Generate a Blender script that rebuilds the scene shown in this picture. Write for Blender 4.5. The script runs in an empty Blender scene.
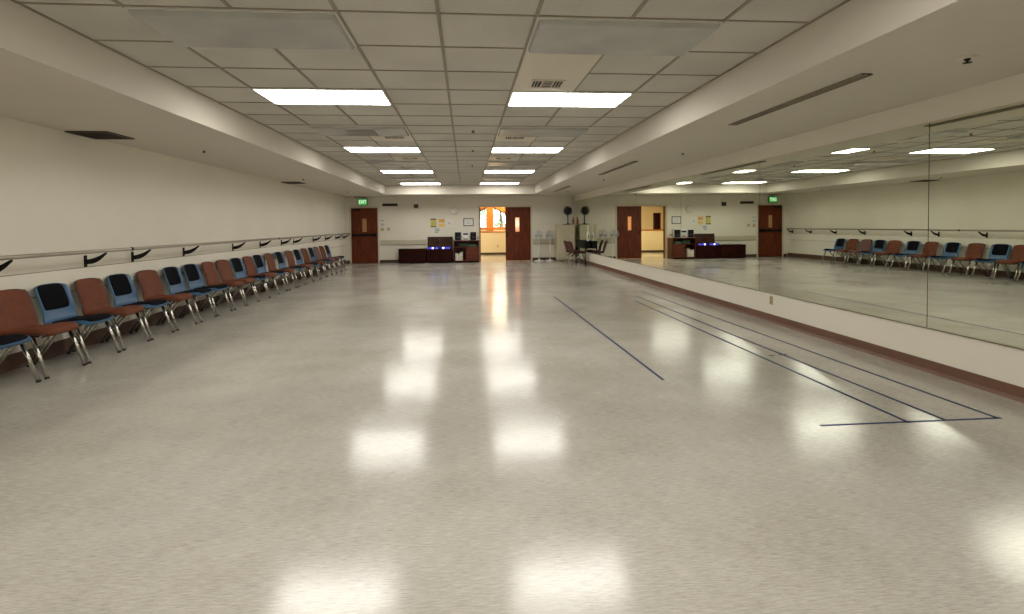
import bpy, bmesh, math, random
from mathutils import Vector, Matrix

random.seed(7)
SC = bpy.context.scene
COL = SC.collection
PI = math.pi

# ------------------------------------------------------------------ room measures (metres)
XL, XR = -4.408, 4.118            # side walls
KX = 19.70 / 19.482               # far wall measures were taken at 19.482 m, it stands at 19.70 m
XL2, XR2 = -2.735, 2.433          # sides of the raised tray ceiling
ZS, ZC = 2.442, 2.758             # soffit underside, tiled ceiling
YN, YF = -3.4, 19.70             # wall behind the viewpoint, far wall
YN2, YFR = -2.36, 18.33          # ends of the tray ceiling
TILE, TX, TY = 0.654, -0.162, 3.531
EYE = 1.358

# ------------------------------------------------------------------ materials
def new_mat(name):
    m = bpy.data.materials.new(name); m.use_nodes = True
    nt = m.node_tree
    return m, nt, nt.nodes['Principled BSDF']

def coords(nt, scale=(1, 1, 1)):
    tc = nt.nodes.new('ShaderNodeTexCoord'); mp = nt.nodes.new('ShaderNodeMapping')
    mp.inputs['Scale'].default_value = scale
    nt.links.new(tc.outputs['Object'], mp.inputs['Vector'])
    return mp.outputs['Vector']

def noise(nt, vec, scale, detail=3, rough=0.55):
    n = nt.nodes.new('ShaderNodeTexNoise')
    n.inputs['Scale'].default_value = scale; n.inputs['Detail'].default_value = detail
    n.inputs['Roughness'].default_value = rough
    nt.links.new(vec, n.inputs['Vector'])
    return n.outputs['Fac']

def ramp(nt, fac, stops):
    r = nt.nodes.new('ShaderNodeValToRGB')
    e = r.color_ramp.elements
    e[0].position, e[0].color = stops[0][0], (*stops[0][1], 1)
    e[1].position, e[1].color = stops[-1][0], (*stops[-1][1], 1)
    for p, c in stops[1:-1]:
        k = e.new(p); k.color = (*c, 1)
    nt.links.new(fac, r.inputs['Fac'])
    return r.outputs['Color']

def bump(nt, bsdf, fac, strength, dist=0.01, prev=None):
    b = nt.nodes.new('ShaderNodeBump')
    b.inputs['Strength'].default_value = strength; b.inputs['Distance'].default_value = dist
    nt.links.new(fac, b.inputs['Height'])
    if prev is not None: nt.links.new(prev, b.inputs['Normal'])
    nt.links.new(b.outputs['Normal'], bsdf.inputs['Normal'])
    return b.outputs['Normal']

def simple(name, col, rough=0.5, metal=0.0, spec=0.5, vary=0.06, scale=9.0, bmp=0.0, stretch=(1, 1, 1)):
    m, nt, b = new_mat(name)
    v = coords(nt, stretch)
    f = noise(nt, v, scale)
    lo = tuple(max(0, c * (1 - vary)) for c in col); hi = tuple(min(1, c * (1 + vary)) for c in col)
    nt.links.new(ramp(nt, f, [(0.3, lo), (0.7, hi)]), b.inputs['Base Color'])
    b.inputs['Roughness'].default_value = rough; b.inputs['Metallic'].default_value = metal
    b.inputs['Specular IOR Level'].default_value = spec
    if bmp: bump(nt, b, noise(nt, v, scale * 12, 2), bmp, 0.003)
    return m

def emissive(name, col, strength, base=(0.8, 0.8, 0.8)):
    m, nt, b = new_mat(name)
    b.inputs['Base Color'].default_value = (*base, 1)
    b.inputs['Emission Color'].default_value = (*col, 1)
    b.inputs['Emission Strength'].default_value = strength
    return m

def wood(name, dark, light, rough=0.35, axis='Z', scale=1.0):
    m, nt, b = new_mat(name)
    st = {'Z': (14, 14, 0.9), 'X': (0.9, 14, 14), 'Y': (14, 0.9, 14)}[axis]
    v = coords(nt, tuple(s * scale for s in st))
    f = noise(nt, v, 2.2, 6, 0.65)
    nt.links.new(ramp(nt, f, [(0.3, dark), (0.52, tuple((a + c) / 2 for a, c in zip(dark, light))), (0.72, light)]), b.inputs['Base Color'])
    b.inputs['Roughness'].default_value = rough
    b.inputs['Specular IOR Level'].default_value = 0.25 if light[0] > 0.1 else 0.08
    bump(nt, b, f, 0.12, 0.002)
    return m

M = {}
LIGHT_L = 10.5
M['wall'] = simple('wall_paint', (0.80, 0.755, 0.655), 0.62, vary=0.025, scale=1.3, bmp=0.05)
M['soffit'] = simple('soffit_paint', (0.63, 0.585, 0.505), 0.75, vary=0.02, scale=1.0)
M['far_wall'] = simple('far_wall_paint', (0.70, 0.66, 0.565), 0.62, vary=0.025, scale=1.3)
M['board_tan'] = simple('tan_bumper_paint', (0.50, 0.455, 0.35), 0.6, vary=0.03)
M['tbar'] = simple('ceiling_grid', (0.27, 0.235, 0.18), 0.6, vary=0.08)
M['base_right'] = simple('reddish_rubber_base', (0.165, 0.080, 0.050), 0.45, vary=0.1, scale=3)
M['base_brown'] = simple('rubber_base', (0.10, 0.047, 0.029), 0.42, vary=0.1, scale=3)
M['base_dark'] = simple('dark_rubber_base', (0.06, 0.035, 0.022), 0.42, vary=0.12, scale=3)
M['frame_paint'] = simple('door_frame_paint', (0.62, 0.55, 0.42), 0.4, vary=0.02)
M['door_wood'] = wood('door_veneer', (0.045, 0.007, 0.002), (0.20, 0.040, 0.009), 0.45)
M['door_groove'] = wood('door_shadow_gap', (0.03, 0.007, 0.003), (0.06, 0.015, 0.006), 0.4)
M['chest_wood'] = wood('dark_mahogany', (0.010, 0.002, 0.0014), (0.036, 0.006, 0.0035), 0.6, 'X')
M['case_wood'] = wood('cherry_laminate', (0.065, 0.013, 0.006), (0.14, 0.033, 0.013), 0.4, 'X')
M['orange_wood'] = wood('honey_timber', (0.42, 0.13, 0.022), (0.62, 0.22, 0.045), 0.4)
M['black_metal'] = simple('black_iron', (0.005, 0.0045, 0.004), 0.5, spec=0.2, vary=0.2)
M['black_plastic'] = simple('black_plastic', (0.004, 0.004, 0.005), 0.5, spec=0.15, vary=0.2)
M['rubber'] = simple('black_rubber', (0.02, 0.02, 0.02), 0.7, vary=0.2)
M['chrome'] = simple('chrome_tube', (0.46, 0.44, 0.40), 0.2, metal=1.0, vary=0.05)
M['silver'] = simple('silver_plastic', (0.62, 0.62, 0.62), 0.3, metal=0.3, vary=0.04)
M['rail_metal'] = simple('satin_rail', (0.42, 0.38, 0.31), 0.35, metal=0.6, vary=0.05)
M['white_plastic'] = simple('white_plastic', (0.78, 0.77, 0.72), 0.4, vary=0.03)
M['beige_plate'] = simple('beige_plate', (0.48, 0.38, 0.24), 0.45, vary=0.04)
M['cabinet_paint'] = simple('cream_cabinet_enamel', (0.56, 0.51, 0.36), 0.42, vary=0.03)
M['blue_shell'] = simple('blue_shell_plastic', (0.034, 0.110, 0.230), 0.38, vary=0.08, scale=5)
M['blue_edge'] = simple('teal_shell_edge', (0.035, 0.14, 0.17), 0.4, vary=0.08)
M['black_pad'] = simple('black_pad_fabric', (0.0035, 0.0035, 0.006), 0.85, spec=0.12, vary=0.3, scale=40, bmp=0.3)
M['brown_pad'] = simple('rust_upholstery', (0.155, 0.043, 0.018), 0.66, spec=0.3, vary=0.16, scale=11, bmp=0.25)
M['brown_shell'] = simple('brown_shell_plastic', (0.085, 0.028, 0.016), 0.5, vary=0.1)
M['plum_pad'] = simple('plum_upholstery', (0.16, 0.068, 0.062), 0.6, vary=0.12, scale=11, bmp=0.25)
M['maroon_pad'] = simple('maroon_upholstery', (0.085, 0.019, 0.018), 0.6, vary=0.12, scale=11, bmp=0.2)
M['seam'] = simple('dark_piping', (0.05, 0.017, 0.010), 0.6, vary=0.1)
M['tape'] = simple('blue_tape', (0.012, 0.032, 0.105), 0.6, spec=0.15, vary=0.25, scale=6)
M['vent_dark'] = simple('vent_shadow_paint', (0.018, 0.013, 0.010), 0.7, vary=0.2)
M['vent_bronze'] = simple('bronze_grille', (0.045, 0.034, 0.022), 0.5, vary=0.15)
M['slot'] = simple('slot_diffuser_paint', (0.26, 0.22, 0.155), 0.5, vary=0.1)
M['vent_white'] = simple('white_metal_panel', (0.66, 0.60, 0.49), 0.4, vary=0.02)
M['troffer'] = simple('troffer_frame', (0.60, 0.59, 0.54), 0.4, vary=0.03)
M['lens_off'] = simple('unlit_acrylic_lens', (0.43, 0.425, 0.40), 0.25, vary=0.10, scale=2.5)
M['lens_hole'] = simple('grey_lamp_panel', (0.20, 0.19, 0.17), 0.5, vary=0.08)
M['lens_lit'] = emissive('lit_acrylic_lens', (1.0, 0.97, 0.895), LIGHT_L)
M['paper_white'] = simple('white_paper', (0.70, 0.68, 0.64), 0.7, vary=0.03)
M['paper_yellow'] = simple('yellow_paper', (0.70, 0.50, 0.14), 0.7, vary=0.05)
M['paper_green'] = simple('olive_print', (0.46, 0.44, 0.10), 0.7, vary=0.3, scale=14)
M['paper_dark'] = simple('dark_print', (0.10, 0.075, 0.045), 0.7, vary=0.2)
M['paper_orange'] = simple('orange_print', (0.66, 0.36, 0.07), 0.7, vary=0.1)
M['paper_grey'] = simple('grey_blue_print', (0.30, 0.33, 0.42), 0.7, vary=0.1)
M['sign_green'] = emissive('exit_green_glow', (0.10, 0.48, 0.13), 0.38, (0.1, 0.5, 0.15))
M['sign_text'] = emissive('exit_letter_glow', (0.75, 1.0, 0.70), 0.75)
M['led_blue'] = emissive('blue_indicator', (0.42, 0.45, 1.0), 4.0)
M['led_dim'] = emissive('dim_blue_display', (0.05, 0.04, 0.5), 0.8, (0.02, 0.02, 0.1))
M['green_box'] = simple('dark_green_card', (0.010, 0.030, 0.013), 0.6, vary=0.3)
M['green_light'] = simple('pale_green_card', (0.07, 0.12, 0.055), 0.6, vary=0.3)
M['binder_white'] = simple('white_binder', (0.60, 0.57, 0.50), 0.5, vary=0.08)
M['binder_cream'] = simple('cream_binder', (0.50, 0.42, 0.30), 0.5, vary=0.08)
M['amber'] = simple('amber_plastic', (0.36, 0.12, 0.025), 0.4, vary=0.1)
M['corridor_wall'] = simple('corridor_paint', (0.80, 0.71, 0.52), 0.6, vary=0.02)
M['leaf'] = simple('tree_leaf', (0.30, 0.42, 0.24), 0.6, vary=0.3, scale=3)
M['bark'] = simple('tree_bark', (0.12, 0.08, 0.05), 0.8, vary=0.3)
M['fill_corridor'] = emissive('warm_corridor_fill', (1.0, 0.80, 0.50), 26.0)  # glow of the lamps added to brighten the corridor

def floor_material():
    m, nt, b = new_mat('waxed_vinyl_floor')
    v = coords(nt, (1.0, 12.0, 1))
    streak = noise(nt, v, 15.0, 8, 0.8)
    v2 = coords(nt, (1, 1, 1))
    broad = noise(nt, v2, 0.8, 5, 0.65)
    mix = nt.nodes.new('ShaderNodeMath'); mix.operation = 'MULTIPLY_ADD'
    mix.inputs[1].default_value = 0.70
    nt.links.new(streak, mix.inputs[0])
    sc = nt.nodes.new('ShaderNodeMath'); sc.operation = 'MULTIPLY'; sc.inputs[1].default_value = 0.30
    nt.links.new(broad, sc.inputs[0]); nt.links.new(sc.outputs[0], mix.inputs[2])
    c = ramp(nt, mix.outputs[0], [(0.385, (0.32, 0.290, 0.248)), (0.5, (0.455, 0.430, 0.382)), (0.615, (0.59, 0.565, 0.52))])
    nt.links.new(c, b.inputs['Base Color'])
    rr = nt.nodes.new('ShaderNodeMapRange')
    rr.inputs['To Min'].default_value = 0.12; rr.inputs['To Max'].default_value = 0.20
    nt.links.new(broad, rr.inputs['Value']); nt.links.new(rr.outputs[0], b.inputs['Roughness'])
    b.inputs['Specular IOR Level'].default_value = 0.40
    n1 = bump(nt, b, noise(nt, coords(nt, (1.2, 2.4, 1)), 1.6, 2), 0.06, 0.02)
    n2 = bump(nt, b, noise(nt, coords(nt, (1.3, 9.0, 1)), 2.6, 3), 0.07, 0.004, n1)
    bump(nt, b, streak, 0.03, 0.002, n2)
    return m
M['floor'] = floor_material()

def tile_material():
    m, nt, b = new_mat('mineral_fibre_tile')
    v = coords(nt)
    f = noise(nt, v, 150.0, 2, 0.7)
    g = noise(nt, v, 1.1, 2)
    mx = nt.nodes.new('ShaderNodeMath'); mx.operation = 'MULTIPLY_ADD'; mx.inputs[1].default_value = 0.5
    h = nt.nodes.new('ShaderNodeMath'); h.operation = 'MULTIPLY'; h.inputs[1].default_value = 0.5
    nt.links.new(g, h.inputs[0]); nt.links.new(f, mx.inputs[0]); nt.links.new(h.outputs[0], mx.inputs[2])
    nt.links.new(ramp(nt, mx.outputs[0], [(0.33, (0.47, 0.445, 0.395)), (0.62, (0.60, 0.575, 0.515))]), b.inputs['Base Color'])
    b.inputs['Roughness'].default_value = 0.9
    bump(nt, b, f, 0.25, 0.003)
    return m
M['tile'] = tile_material()

def mirror_material():
    m, nt, b = new_mat('silvered_mirror')
    b.inputs['Metallic'].default_value = 1.0
    b.inputs['Roughness'].default_value = 0.0
    f = noise(nt, coords(nt), 0.7, 1)
    nt.links.new(ramp(nt, f, [(0.3, (0.80, 0.835, 0.72)), (0.7, (0.825, 0.86, 0.745))]), b.inputs['Base Color'])
    return m
M['mirror'] = mirror_material()

def pane_material():
    m, nt, b = new_mat('clear_pane')
    b.inputs['Base Color'].default_value = (0.95, 0.97, 0.95, 1)
    b.inputs['Roughness'].default_value = 0.02
    b.inputs['Transmission Weight'].default_value = 1.0
    b.inputs['IOR'].default_value = 1.02
    return m
M['pane'] = pane_material()
M['amber_glass'] = simple('amber_vision_glass', (0.44, 0.235, 0.095), 0.25, vary=0.08)
M['frosted'] = simple('frosted_vision_glass', (1.0, 0.60, 0.42), 0.35, vary=0.05)
M['frosted'].node_tree.nodes['Principled BSDF'].inputs['Transmission Weight'].default_value = 1.0
M['frosted'].node_tree.nodes['Principled BSDF'].inputs['IOR'].default_value = 1.15
M['door_pane'] = emissive('lit_vision_glass', (1.0, 0.60, 0.30), 0.0, (0.55, 0.32, 0.17))
M['door_pane'].node_tree.nodes['Principled BSDF'].inputs['Roughness'].default_value = 0.12

# ------------------------------------------------------------------ mesh builder
class MB:
    def __init__(s): s.bm = bmesh.new()
    def box(s, x0, x1, y0, y1, z0, z1, mi=0, bev=0.0):
        r = bmesh.ops.create_cube(s.bm, size=1.0)
        vs = r['verts']
        for v in vs:
            v.co = Vector(((x0 + x1) / 2 + v.co.x * (x1 - x0), (y0 + y1) / 2 + v.co.y * (y1 - y0), (z0 + z1) / 2 + v.co.z * (z1 - z0)))
        fs = set(f for v in vs for f in v.link_faces)
        for f in fs: f.material_index = mi
        if bev > 0:
            es = list(set(e for v in vs for e in v.link_edges))
            r2 = bmesh.ops.bevel(s.bm, geom=es, offset=bev, segments=2, affect='EDGES', profile=0.5)
            for f in r2['faces']: f.material_index = mi
        return s
    def tube(s, pts, r, seg=10, mi=0, cap=True, flat=1.0):
        pts = [Vector(p) for p in pts]
        rad = r if isinstance(r, (list, tuple)) else [r] * len(pts)
        rings = []
        up = None
        for i, p in enumerate(pts):
            d = (pts[min(i + 1, len(pts) - 1)] - pts[max(i - 1, 0)]).normalized()
            if up is None:
                a = Vector((0, 0, 1)) if abs(d.z) < 0.9 else Vector((0, 1, 0))
                up = (a - d * a.dot(d)).normalized()
            else:
                up = (up - d * up.dot(d)).normalized()
            sd = d.cross(up)
            rings.append([s.bm.verts.new(p + (up * math.cos(2 * PI * k / seg) + sd * math.sin(2 * PI * k / seg) * flat) * rad[i]) for k in range(seg)])
        for a, b in zip(rings, rings[1:]):
            for k in range(seg):
                f = s.bm.faces.new((a[k], a[(k + 1) % seg], b[(k + 1) % seg], b[k])); f.smooth = True; f.material_index = mi
        if cap:
            f = s.bm.faces.new(list(reversed(rings[0]))); f.material_index = mi
            f = s.bm.faces.new(rings[-1]); f.material_index = mi
        return s
    def lathe(s, prof, c=(0, 0, 0), seg=24, mi=0, axis='Z'):
        def P(r, h, k):
            a = 2 * PI * k / seg
            x, y = r * math.cos(a), r * math.sin(a)
            q = {'Z': (x, y, h), 'Y': (x, h, y), 'X': (h, x, y)}[axis]
            return Vector(c) + Vector(q)
        rings = []
        for r, h in prof:
            if r <= 1e-6: rings.append([s.bm.verts.new(P(0, h, 0))])
            else: rings.append([s.bm.verts.new(P(r, h, k)) for k in range(seg)])
        for a, b in zip(rings, rings[1:]):
            for k in range(seg):
                k2 = (k + 1) % seg
                if len(a) == 1 and len(b) == 1: continue
                if len(a) == 1: vs = (a[0], b[k2], b[k])
                elif len(b) == 1: vs = (a[k], a[k2], b[0])
                else: vs = (a[k], a[k2], b[k2], b[k])
                f = s.bm.faces.new(vs); f.smooth = True; f.material_index = mi
        return s
    def torus(s, R, r, c, axis='Y', seg=32, sub=6, mi=0):
        pts = []
        for k in range(seg):
            a = 2 * PI * k / seg
            x, y = R * math.cos(a), R * math.sin(a)
            pts.append(Vector(c) + Vector({'Z': (x, y, 0), 'Y': (x, 0, y), 'X': (0, x, y)}[axis]))
        n = Vector({'Z': (0, 0, 1), 'Y': (0, 1, 0), 'X': (1, 0, 0)}[axis])
        rings = []
        for p in pts:
            o = (p - Vector(c)).normalized()
            rings.append([s.bm.verts.new(p + (o * math.cos(2 * PI * k / sub) + n * math.sin(2 * PI * k / sub)) * r) for k in range(sub)])
        for i in range(seg):
            a, b = rings[i], rings[(i + 1) % seg]
            for k in range(sub):
                f = s.bm.faces.new((a[k], a[(k + 1) % sub], b[(k + 1) % sub], b[k])); f.smooth = True; f.material_index = mi
        return s
    def prism(s, pts, off, mi=0):
        off = Vector(off)
        a = [s.bm.verts.new(Vector(p)) for p in pts]; b = [s.bm.verts.new(Vector(p) + off) for p in pts]
        n = len(a)
        s.bm.faces.new(a).material_index = mi; s.bm.faces.new(list(reversed(b))).material_index = mi
        for k in range(n):
            s.bm.faces.new((a[k], b[k], b[(k + 1) % n], a[(k + 1) % n])).material_index = mi
        return s
    def transform(s, mat):
        bmesh.ops.transform(s.bm, matrix=mat, verts=s.bm.verts[:]); return s
    def build(s, name, mats, parent=None, loc=(0, 0, 0), smooth=False):
        bmesh.ops.recalc_face_normals(s.bm, faces=s.bm.faces[:])
        me = bpy.data.meshes.new(name); s.bm.to_mesh(me); s.bm.free()
        for m in (mats if isinstance(mats, (list, tuple)) else [mats]): me.materials.append(m)
        if smooth:
            for p in me.polygons: p.use_smooth = True
        o = bpy.data.objects.new(name, me); COL.objects.link(o)
        o.location = loc
        if parent is not None: o.parent = parent
        return o

def tag(o, label, cat, group=None, kind=None):
    o['label'] = label; o['category'] = cat
    if group: o['group'] = group
    if kind: o['kind'] = kind
    return o
def thing(name, loc, label, cat, group=None, kind=None, rz=0.0):
    o = bpy.data.objects.new(name, None); COL.objects.link(o)
    o.empty_display_size = 0.1
    o.location = loc; o.rotation_euler = (0, 0, rz)
    return tag(o, label, cat, group, kind)
def copy_tree(o, parent=None):
    c = o.copy(); COL.objects.link(c)
    if parent is not None: c.parent = parent
    for ch in list(o.children): copy_tree(ch, c)
    return c
def struct(name, mb, mat, label, cat):
    return tag(mb.build(name, mat), label, cat, kind='structure')

# ------------------------------------------------------------------ the room
fl = MB().box(XL - 0.1, XR + 0.1, YN - 0.1, YF + 0.14, -0.1, 0)
fl.box(XL - 0.1, 3.6, YF + 0.14, 27.2, -0.1, 0)
struct('floor', fl, M['floor'], 'glossy waxed beige vinyl floor of the dance studio', 'floor')

# doorways in the far wall
D1 = (-4.14 * KX, -3.19 * KX, 2.03)          # brown door by the left corner
D2 = (0.505 * KX, 2.42 * KX, 2.03)           # double doorway
CAS = 0.055
w = MB()
w.box(XL - 0.15, D1[0] - CAS, YF, YF + 0.14, 0, ZC + 0.1)
w.box(D1[0] - CAS, D1[1] + CAS, YF, YF + 0.14, D1[2] + CAS, ZC + 0.1)
w.box(D1[1] + CAS, D2[0] - CAS, YF, YF + 0.14, 0, ZC + 0.1)
w.box(D2[0] - CAS, D2[1] + CAS, YF, YF + 0.14, D2[2] + CAS, ZC + 0.1)
w.box(D2[1] + CAS, XR + 0.15, YF, YF + 0.14, 0, ZC + 0.1)
struct('wall_back', w, M['far_wall'], 'cream far wall with two doorways', 'wall')
struct('wall_left', MB().box(XL - 0.12, XL, YN - 0.1, YF, 0, ZC + 0.1), M['wall'], 'long cream wall behind the row of chairs', 'wall')
struct('wall_right', MB().box(XR, XR + 0.12, YN - 0.1, YF, 0, ZC + 0.1), M['wall'], 'cream wall that carries the mirrors', 'wall')
struct('wall_front', MB().box(XL - 0.12, XR + 0.12, YN - 0.12, YN, 0, ZC + 0.1), M['wall'], 'cream wall closing the studio behind the viewpoint', 'wall')

struct('wall_light_seal', MB().box(XL - 0.15, D1[1] + 0.3, YF + 0.16, YF + 0.26, 0, 2.6), M['far_wall'], 'cream wall added to block the light leak behind the panic bar door', 'wall')  # added blocker: seals the light leaking in under the door

# tiled tray ceiling: tiles and grid are one surface
cm = MB()
cm.box(XL2 - 0.05, XR2 + 0.05, YN2 - 0.05, YFR + 0.05, ZC, ZC + 0.1)
x = TX
xs = [TX + TILE * k for k in range(-3, 5)]
for x in xs:
    if XL2 + 0.02 < x < XR2 - 0.02: cm.box(x - 0.013, x + 0.013, YN2, YFR, ZC - 0.007, ZC + 0.001, 1)
k = math.ceil((YN2 - TY) / TILE)
while TY + k * TILE < YFR - 0.02:
    y = TY + k * TILE
    cm.box(XL2, XR2, y - 0.0095, y + 0.0095, ZC - 0.0055, ZC + 0.001, 1)
    k += 1
for a, b in ((XL2, XL2 + 0.018), (XR2 - 0.018, XR2)):
    cm.box(a, b, YN2, YFR, ZC - 0.008, ZC + 0.001, 1)
cm.box(XL2, XR2, YFR - 0.016, YFR, ZC - 0.008, ZC + 0.001, 1)
struct('ceiling', cm, [M['tile'], M['tbar']], 'raised ceiling of square grey mineral tiles in a dark grid', 'ceiling')
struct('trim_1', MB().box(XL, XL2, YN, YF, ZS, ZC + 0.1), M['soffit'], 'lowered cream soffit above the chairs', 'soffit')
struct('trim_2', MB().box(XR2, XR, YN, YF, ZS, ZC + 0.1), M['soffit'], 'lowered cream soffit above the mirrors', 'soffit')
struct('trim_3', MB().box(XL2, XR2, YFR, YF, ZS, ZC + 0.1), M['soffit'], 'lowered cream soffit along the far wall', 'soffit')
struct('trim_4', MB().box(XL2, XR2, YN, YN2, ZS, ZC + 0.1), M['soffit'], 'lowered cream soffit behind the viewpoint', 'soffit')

def base_mb(pts_h, thick, axis, at, a0, a1, sgn):
    """coved skirting: profile (distance from wall, height) swept along the wall"""
    prof = [(0, 0), (thick + 0.012, 0), (thick + 0.006, 0.012), (thick, 0.03), (thick, pts_h - 0.004), (thick - 0.003, pts_h), (0, pts_h)]
    mb = MB()
    if axis == 'Y':
        mb.prism([(at + sgn * d, a0, z) for d, z in prof], (0, a1 - a0, 0))
    else:
        mb.prism([(a0, at + sgn * d, z) for d, z in prof], (a1 - a0, 0, 0))
    return mb
struct('baseboard_left', base_mb(0.155, 0.008, 'Y', XL, YN, YF - 0.02, 1), M['base_brown'], 'dark brown rubber skirting under the chair row', 'skirting')
struct('baseboard_right', base_mb(0.11, 0.008, 'Y', XR, YN, YF - 0.02, -1), M['base_right'], 'reddish brown rubber skirting under the mirrors', 'skirting')
for i, (a, b, lb) in enumerate(((XL + 0.02, D1[0] - CAS, 'short dark skirting in the corner left of the panic bar door'),
                                (D1[1] + CAS, D2[0] - CAS, 'dark skirting between the two doorways of the far wall'),
                                (D2[1] + CAS, XR - 0.02, 'dark skirting behind the two white fans'))):
    struct('baseboard_back' + ('' if i == 0 else '.%03d' % i), base_mb(0.11, 0.008, 'X', YF, a, b, -1), M['base_dark'], lb, 'skirting')

# wide bumper boards on the walls
bm_ = MB().box(XL, XL + 0.02, YN, YF - 0.025, 0.665, 0.92, 0, 0.004)
bm_.box(XL, XL + 0.021, YN, YF - 0.025, 0.914, 0.921, 1).box(XL, XL + 0.021, YN, YF - 0.025, 0.664, 0.672, 1)
struct('trim_5', bm_, [M['wall'], M['slot']], 'wide cream bumper board on the wall behind the chairs', 'bumper board')
struct('trim_6', MB().box(-3.14, -1.46, YF - 0.022, YF, 0.67, 0.84, 0, 0.004).box(-3.14, -1.46, YF - 0.0225, YF, 0.655, 0.675, 1), [M['board_tan'], M['slot']], 'cream bumper board on the far wall left of the open lid chest', 'bumper board')
struct('trim_7', MB().box(2.53, 3.33, YF - 0.022, YF, 0.62, 0.82, 0, 0.004).box(2.53, 3.33, YF - 0.0225, YF, 0.61, 0.635, 1), [M['board_tan'], M['slot']], 'cream bumper board on the far wall behind the white fans', 'bumper board')

# ------------------------------------------------------------------ doors
def door_frame(mb, x0, x1, h):
    mb.box(x0 - CAS, x0, YF - 0.018, YF + 0.15, 0, h)
    mb.box(x1, x1 + CAS, YF - 0.018, YF + 0.15, 0, h)
    mb.box(x0 - CAS, x1 + CAS, YF - 0.018, YF + 0.15, h, h + CAS)
    return mb
def leaf(x0, x1, y0, y1, z0, z1, wx0, wx1, wz0, wz1):
    mb = MB()
    mb.box(x0, wx0, y0, y1, z0, z1); mb.box(wx1, x1, y0, y1, z0, z1)
    mb.box(wx0, wx1, y0, y1, z0, wz0); mb.box(wx0, wx1, y0, y1, wz1, z1)
    return mb
def rails(x0, x1, y, zs, xs_, t=0.007):
    mb = MB()
    for z0, z1 in zs: mb.box(x0, x1, y - t, y + 0.002, z0, z1, 0, 0.002)
    for a, b, z0, z1 in xs_: mb.box(a, b, y - t - 0.002, y + 0.002, z0, z1, 0, 0.002)
    return mb
d1 = thing('door_1', (0, 0, 0), 'brown wooden door with black panic bar under the exit sign', 'door', kind='structure')
door_frame(MB(), *D1).build('door_frame', M['frame_paint'], d1)
yl = YF + 0.01
lf = leaf(D1[0] + 0.004, D1[1] - 0.004, yl, yl + 0.045, 0.008, D1[2] - 0.004, -3.785, -3.625, 1.15, 1.64).build('door_leaf', M['door_wood'], d1)
rails(D1[0] + 0.005, D1[1] - 0.005, yl, [(0.01, 0.28), (0.88, 1.08), (1.86, 2.01)],
      [(D1[0] + 0.005, D1[0] + 0.13, 0.02, 2.0), (D1[1] - 0.13, D1[1] - 0.005, 0.02, 2.0), (-3.89, -3.785, 1.07, 1.87), (-3.625, -3.52, 1.07, 1.87)]).build('stile', M['door_wood'], d1)
gl = MB().box(-3.785, -3.625, yl + 0.012, yl + 0.028, 1.15, 1.64).build('vision_panel', M['amber_glass'], d1)
pb = MB().box(D1[0] + 0.04, D1[1] - 0.04, yl - 0.055, yl - 0.015, 1.00, 1.07, 0, 0.008)
pb.box(D1[0] + 0.04, D1[0] + 0.12, yl - 0.06, yl, 0.98, 1.09, 0, 0.006).box(D1[1] - 0.2, D1[1] - 0.04, yl - 0.065, yl, 0.97, 1.10, 0, 0.006)
pb.build('panic_bar', M['black_metal'], d1)
dc = MB().box(D1[0] + 0.06, D1[0] + 0.36, yl - 0.06, yl, 1.93, 1.99, 0, 0.006).tube([(D1[0] + 0.3, yl - 0.04, 1.99), (D1[0] + 0.5, yl - 0.10, 2.0), (D1[0] + 0.38, yl - 0.02, 2.015)], 0.008, 6)
dc.build('door_closer', M['black_metal'], d1)

d2 = thing('door_2', (0, 0, 0), 'double doorway to the bright corridor with its right leaf shut', 'door', kind='structure')
door_frame(MB(), *D2).build('door_frame', M['frame_paint'], d2)
LX0, LX1 = 1.475 * KX, D2[1] - 0.004
lf = leaf(LX0, LX1, yl, yl + 0.045, 0.008, D2[2] - 0.004, 1.865, 2.015, 1.10, 1.63).build('door_leaf', M['door_wood'], d2)
rails(LX0, LX1, yl, [(0.01, 0.26), (0.86, 1.02), (1.84, 2.01)],
      [(LX0, LX0 + 0.13, 0.02, 2.0), (LX1 - 0.13, LX1, 0.02, 2.0), (1.755, 1.865, 1.01, 1.85), (2.015, 2.125, 1.01, 1.85), (1.90, 1.98, 0.25, 0.87)]).build('stile', M['door_wood'], d2)
MB().box(1.865, 2.015, yl + 0.016, yl + 0.026, 1.10, 1.63).build('vision_panel', M['frosted'], d2)
hd = MB().box(LX0 + 0.035, LX0 + 0.085, yl - 0.012, yl, 0.90, 1.12, 0, 0.003).tube([(LX0 + 0.06, yl - 0.01, 1.02), (LX0 + 0.06, yl - 0.06, 1.02), (LX0 + 0.18, yl - 0.06, 1.02)], 0.010, 8)
hd.build('door_handle', M['black_metal'], d2)
# the left leaf stands open, swung into the corridor
ol = MB().box(-0.0225, 0.0225, 0, 0.93, 0.008, D2[2] - 0.004)
for a, b, z0, z1 in ((0, 0.13, 0.02, 2.0), (0.80, 0.93, 0.02, 2.0), (0, 0.93, 0.02, 0.26), (0, 0.93, 0.86, 1.02), (0, 0.93, 1.84, 2.0)):
    ol.box(0.02, 0.029, a, b, z0, z1, 0, 0.002)
o = ol.build('open_leaf', M['door_wood'], d2, (D2[0] + 0.02, YF + 0.16, 0)); o.rotation_euler = (0, 0, math.radians(32))

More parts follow.
